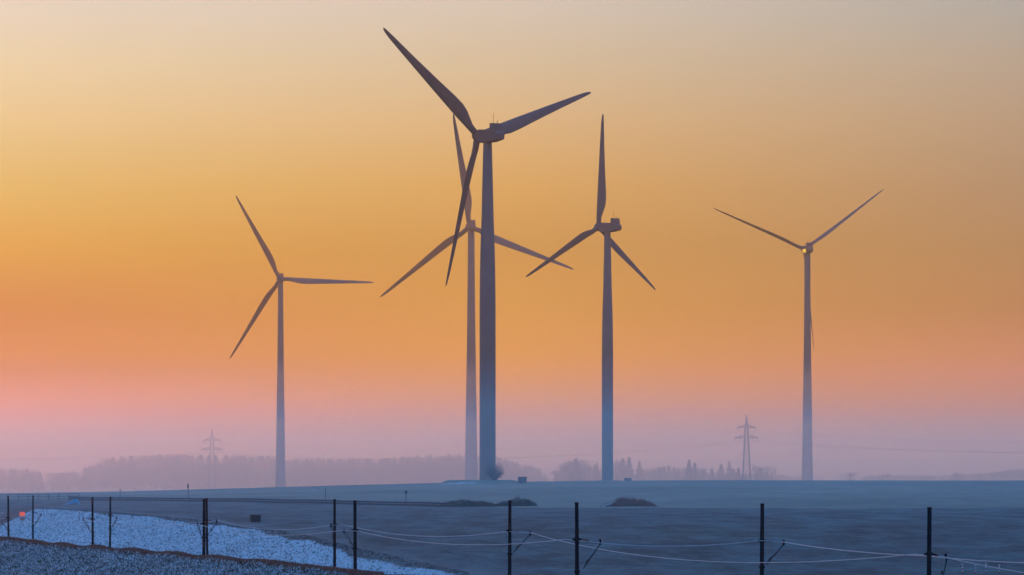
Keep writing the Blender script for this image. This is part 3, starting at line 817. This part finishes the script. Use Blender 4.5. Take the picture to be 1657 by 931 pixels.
def tree(px, top_y, Y, kind, wid, label, group, seed, cat='tree'):
    rr = random.Random(seed); s_ = F / Y; X = (px - 828.5) / s_; zb = tz(X, Y) - .3
    H = -(top_y - HOR) / s_ - zb
    root = empty('spruce_tree' if kind == 'c' else 'broadleaf_tree', (X, Y, zb), rr.uniform(0, 6), label, cat, group)
    me = rr.choice(CONM if kind == 'c' else BROM)
    link_mesh('crown', me, root, scale=(H * wid, H * wid, H)); link_mesh('trunk', TRK, root, scale=(H, H, H))
    return root
# individually visible trees of the pale tree line, photo column and row of each top
named = [
    (921, 737, 'b', 1.15, 'tallest round topped pale tree in the clump left of the tower with the upright blade'),
    (932, 741, 'c', 1.4, 'pointed pale tree right behind the tallest round tree, left of the middle tower'),
    (943, 742, 'b', 1.0, 'pale tree just left of the tower with the upright blade, right end of its clump'),
    (998, 736, 'b', .9, 'tall pale tree just right of the tower with the upright blade'),
    (1008, 741, 'c', 1.3, 'second pale conifer right of the tower with the upright blade'),
    (1018, 739, 'c', 1.2, 'slim pale conifer with a sharp tip beyond the low transformer hut'),
    (1035, 745, 'c', 1.2, 'lone pointed conifer in the gap midway before the flat tree row'),
    (1115, 743, 'c', 1.3, 'sharpest tall conifer in the row midway to the right pylon'),
    (1124, 748, 'c', 1.1, 'thin conifer just right of the sharpest tall conifer'),
    (1137, 753, 'b', .9, 'small round tree in the dip left of the right pylon'),
    (1152, 757, 'c', 1.5, 'short dark conifer in the gap left of the right pylon'),
    (1167, 750, 'c', 1.3, 'left one of the twin conifers beside the right pylon'),
    (1180, 745, 'c', 1.2, 'right and taller one of the twin conifers beside the right pylon'),
    (1195, 756, 'c', 1.2, 'small conifer almost touching the right pylon'),
    (1224, 751, 'b', .9, 'broad pale tree right of the right pylon'),
    (1242, 752, 'b', 1.3, 'round pale tree at the right end of the tree row'),
    (1376, 763, 'b', 1.6, 'lone round tree right of the farthest right turbine'),
    (1436, 764, 'b', 1.3, 'round tree poking out of the low hedge row at right'),
    (1546, 763, 'b', 1.7, 'round bushy tree at the right end of the low hedge row'),
]
for i, (px, ty, k_, wd, lab) in enumerate(named):
    tree(px, ty, 3000 + (i * 37) % 240, k_, wd, lab, 'pale trees standing in the mist', 100 + i)
rr = random.Random(9)
def zone(px):
    if px < 985: return ('low misty tree in the clump left of the tower with the upright blade', 'low trees of the clump left of the middle tower')
    if px < 1110: return ('low misty tree in the flat row right of the tower with the upright blade', 'low trees right of the middle tower')
    return ('low misty tree near the foot of the right pylon', 'low trees around the right pylon')
for i in range(64):
    px = 897 + 350 * (i + rr.random()) / 64
    ty = np.interp(px, [897, 910, 950, 985, 1010, 1022, 1060, 1100, 1130, 1145, 1160, 1185, 1200, 1235, 1248], [768, 750, 751, 751, 753, 763, 757, 756, 757, 766, 765, 757, 768, 757, 772]) + rr.uniform(-4, 6)
    tree(px, ty, 3120 + rr.random() * 260, 'b' if rr.random() < .6 else 'c', rr.uniform(1.2, 1.7),
         *zone(px), 300 + i)
def wood(name, spots, label, cat):
    V = []; Fc = []; b = 0
    for (px, ty, Y, kind, wd) in spots:
        s_ = F / Y; X = (px - 828.5) / s_; zb = tz(X, Y) - .5; H = max(4, -(ty - HOR) / s_ - zb)
        src = random.choice(CON if kind == 'c' else BRO); v = np.array(src.v); a = random.uniform(0, 6)
        x = (v[:, 0] * math.cos(a) - v[:, 1] * math.sin(a)) * H * wd; y = (v[:, 0] * math.sin(a) + v[:, 1] * math.cos(a)) * H * wd
        V.append(np.stack([x + X, y + Y, v[:, 2] * H + zb], -1)); Fc += [tuple(i + b for i in f) for f in src.f]; b += len(v)
    me = bpy.data.meshes.new(name); me.from_pydata(np.concatenate(V).tolist(), [], Fc); me.materials.append(M['needle'])
    o = bpy.data.objects.new(name, me); COL.objects.link(o); tag(o, label, kind='stuff'); return o
LPX = [-60, 0, 40, 90, 120, 140, 165, 175, 200, 250, 330, 440, 470, 560, 640, 680, 720, 800, 830, 850, 880, 886]
LTY = [757, 755, 757, 763, 761, 754, 748, 740, 737, 734, 735, 737, 741, 741, 739, 735, 733, 737, 745, 751, 758, 775]
sp = []
for i in range(420):
    px = rr.uniform(-60, 884); ty = np.interp(px, LPX, LTY)
    sp.append((px, ty + abs(rr.gauss(0, 3.0)), 3400 + rr.random() * 500, 'c' if rr.random() < .6 else 'b', rr.uniform(1.0, 1.6)))
for i in range(150):
    px = rr.uniform(-60, 884); ty = np.interp(px, LPX, LTY)
    sp.append((px, ty + rr.uniform(10, 22), 3300 + rr.random() * 80, 'b', rr.uniform(1.6, 2.2)))
wood('forest', sp, 'long pale wood fading in the mist behind the left turbines', 'wood')
sp = []
for i in range(150):
    px = rr.uniform(1394, 1800); ty = np.interp(px, [1394, 1410, 1440, 1520, 1560, 1600, 1657, 1800], [774, 768, 767, 769, 766, 764, 757, 752])
    sp.append((px, ty + abs(rr.gauss(0, 1.5)), 3600 + rr.random() * 200, 'b', rr.uniform(1.4, 2.4)))
for i in range(20):
    px = rr.uniform(1246, 1300); sp.append((px, rr.uniform(766, 775), 3700, 'b', 2.0))
wood('hedge_row', sp, 'low pale belt of trees on the horizon at right', 'wood')

# ------------------------------------------------------------------ grass tufts
def tufts(name, n, region, hgt, mt, label, blades=4, wb=.03):
    V = []; k = 0
    Xs = []; Ys = []
    while k < n:
        Yc = rng.uniform(region[0], region[1], n); px = rng.uniform(-120, region[2], n)
        Xc = (px - 828.5) / F * Yc; Uc = (Xc - track_x(Yc)) * .965
        ok = region[3](Xc, Yc, Uc); Xs.append(Xc[ok]); Ys.append(Yc[ok]); k += int(ok.sum())
    X = np.concatenate(Xs)[:n]; Y = np.concatenate(Ys)[:n]; Z = terrain(X, Y)
    X = np.repeat(X, blades); Y = np.repeat(Y, blades); Z = np.repeat(Z, blades); m_ = len(X)
    h = hgt * rng.uniform(.4, 1.2, m_); a = rng.uniform(0, 2 * PI, m_); sp_ = rng.uniform(.1, .9, m_) * h
    wv = wb * rng.uniform(.7, 1.4, m_)
    bx_ = X + rng.normal(0, .10, m_); by = Y + rng.normal(0, .10, m_)
    p0 = np.stack([bx_ - wv, by, Z - .03], -1); p1 = np.stack([bx_ + wv, by, Z - .03], -1)
    p2 = np.stack([bx_ + np.cos(a) * sp_, by + np.sin(a) * sp_, Z + h], -1)
    vv = np.stack([p0, p1, p2], 1).reshape(-1, 3)
    me = bpy.data.meshes.new(name); nf = m_
    me.vertices.add(len(vv)); me.vertices.foreach_set('co', vv.ravel()); me.loops.add(nf * 3); me.loops.foreach_set('vertex_index', np.arange(nf * 3))
    me.polygons.add(nf); me.polygons.foreach_set('loop_start', np.arange(0, nf * 3, 3)); me.polygons.foreach_set('loop_total', np.full(nf, 3)); me.update(calc_edges=True)
    me.materials.append(mt); o = bpy.data.objects.new(name, me); COL.objects.link(o); tag(o, label, kind='stuff'); return o
verge = lambda X, Y, U: (U < -15.0) & (U > -60)
bank = lambda X, Y, U: (U > 2) & (U < snow_edge(Y) + 2) & (X > -96)
tufts('verge_grass', 22000, (430, 720, 560, verge), .34, M['grass'], 'dark dry grass tufts on the frosted verge', 4, .05)
tufts('frosted_grass', 26000, (430, 720, 560, verge), .30, M['frost'], 'white frosted grass tufts on the near verge', 4, .05)
tufts('bank_grass', 13000, (480, 1080, 760, bank), .17, M['grass'], 'thin grass stalks poking through the snowy bank', 3, .028)
tufts('berm_grass', 9000, (440, 860, 620, lambda X, Y, U: (U > -15.4) & (U < -12.9)), .22, M['brown'], 'reddish dead grass on the edge of the cutting', 3, .04)
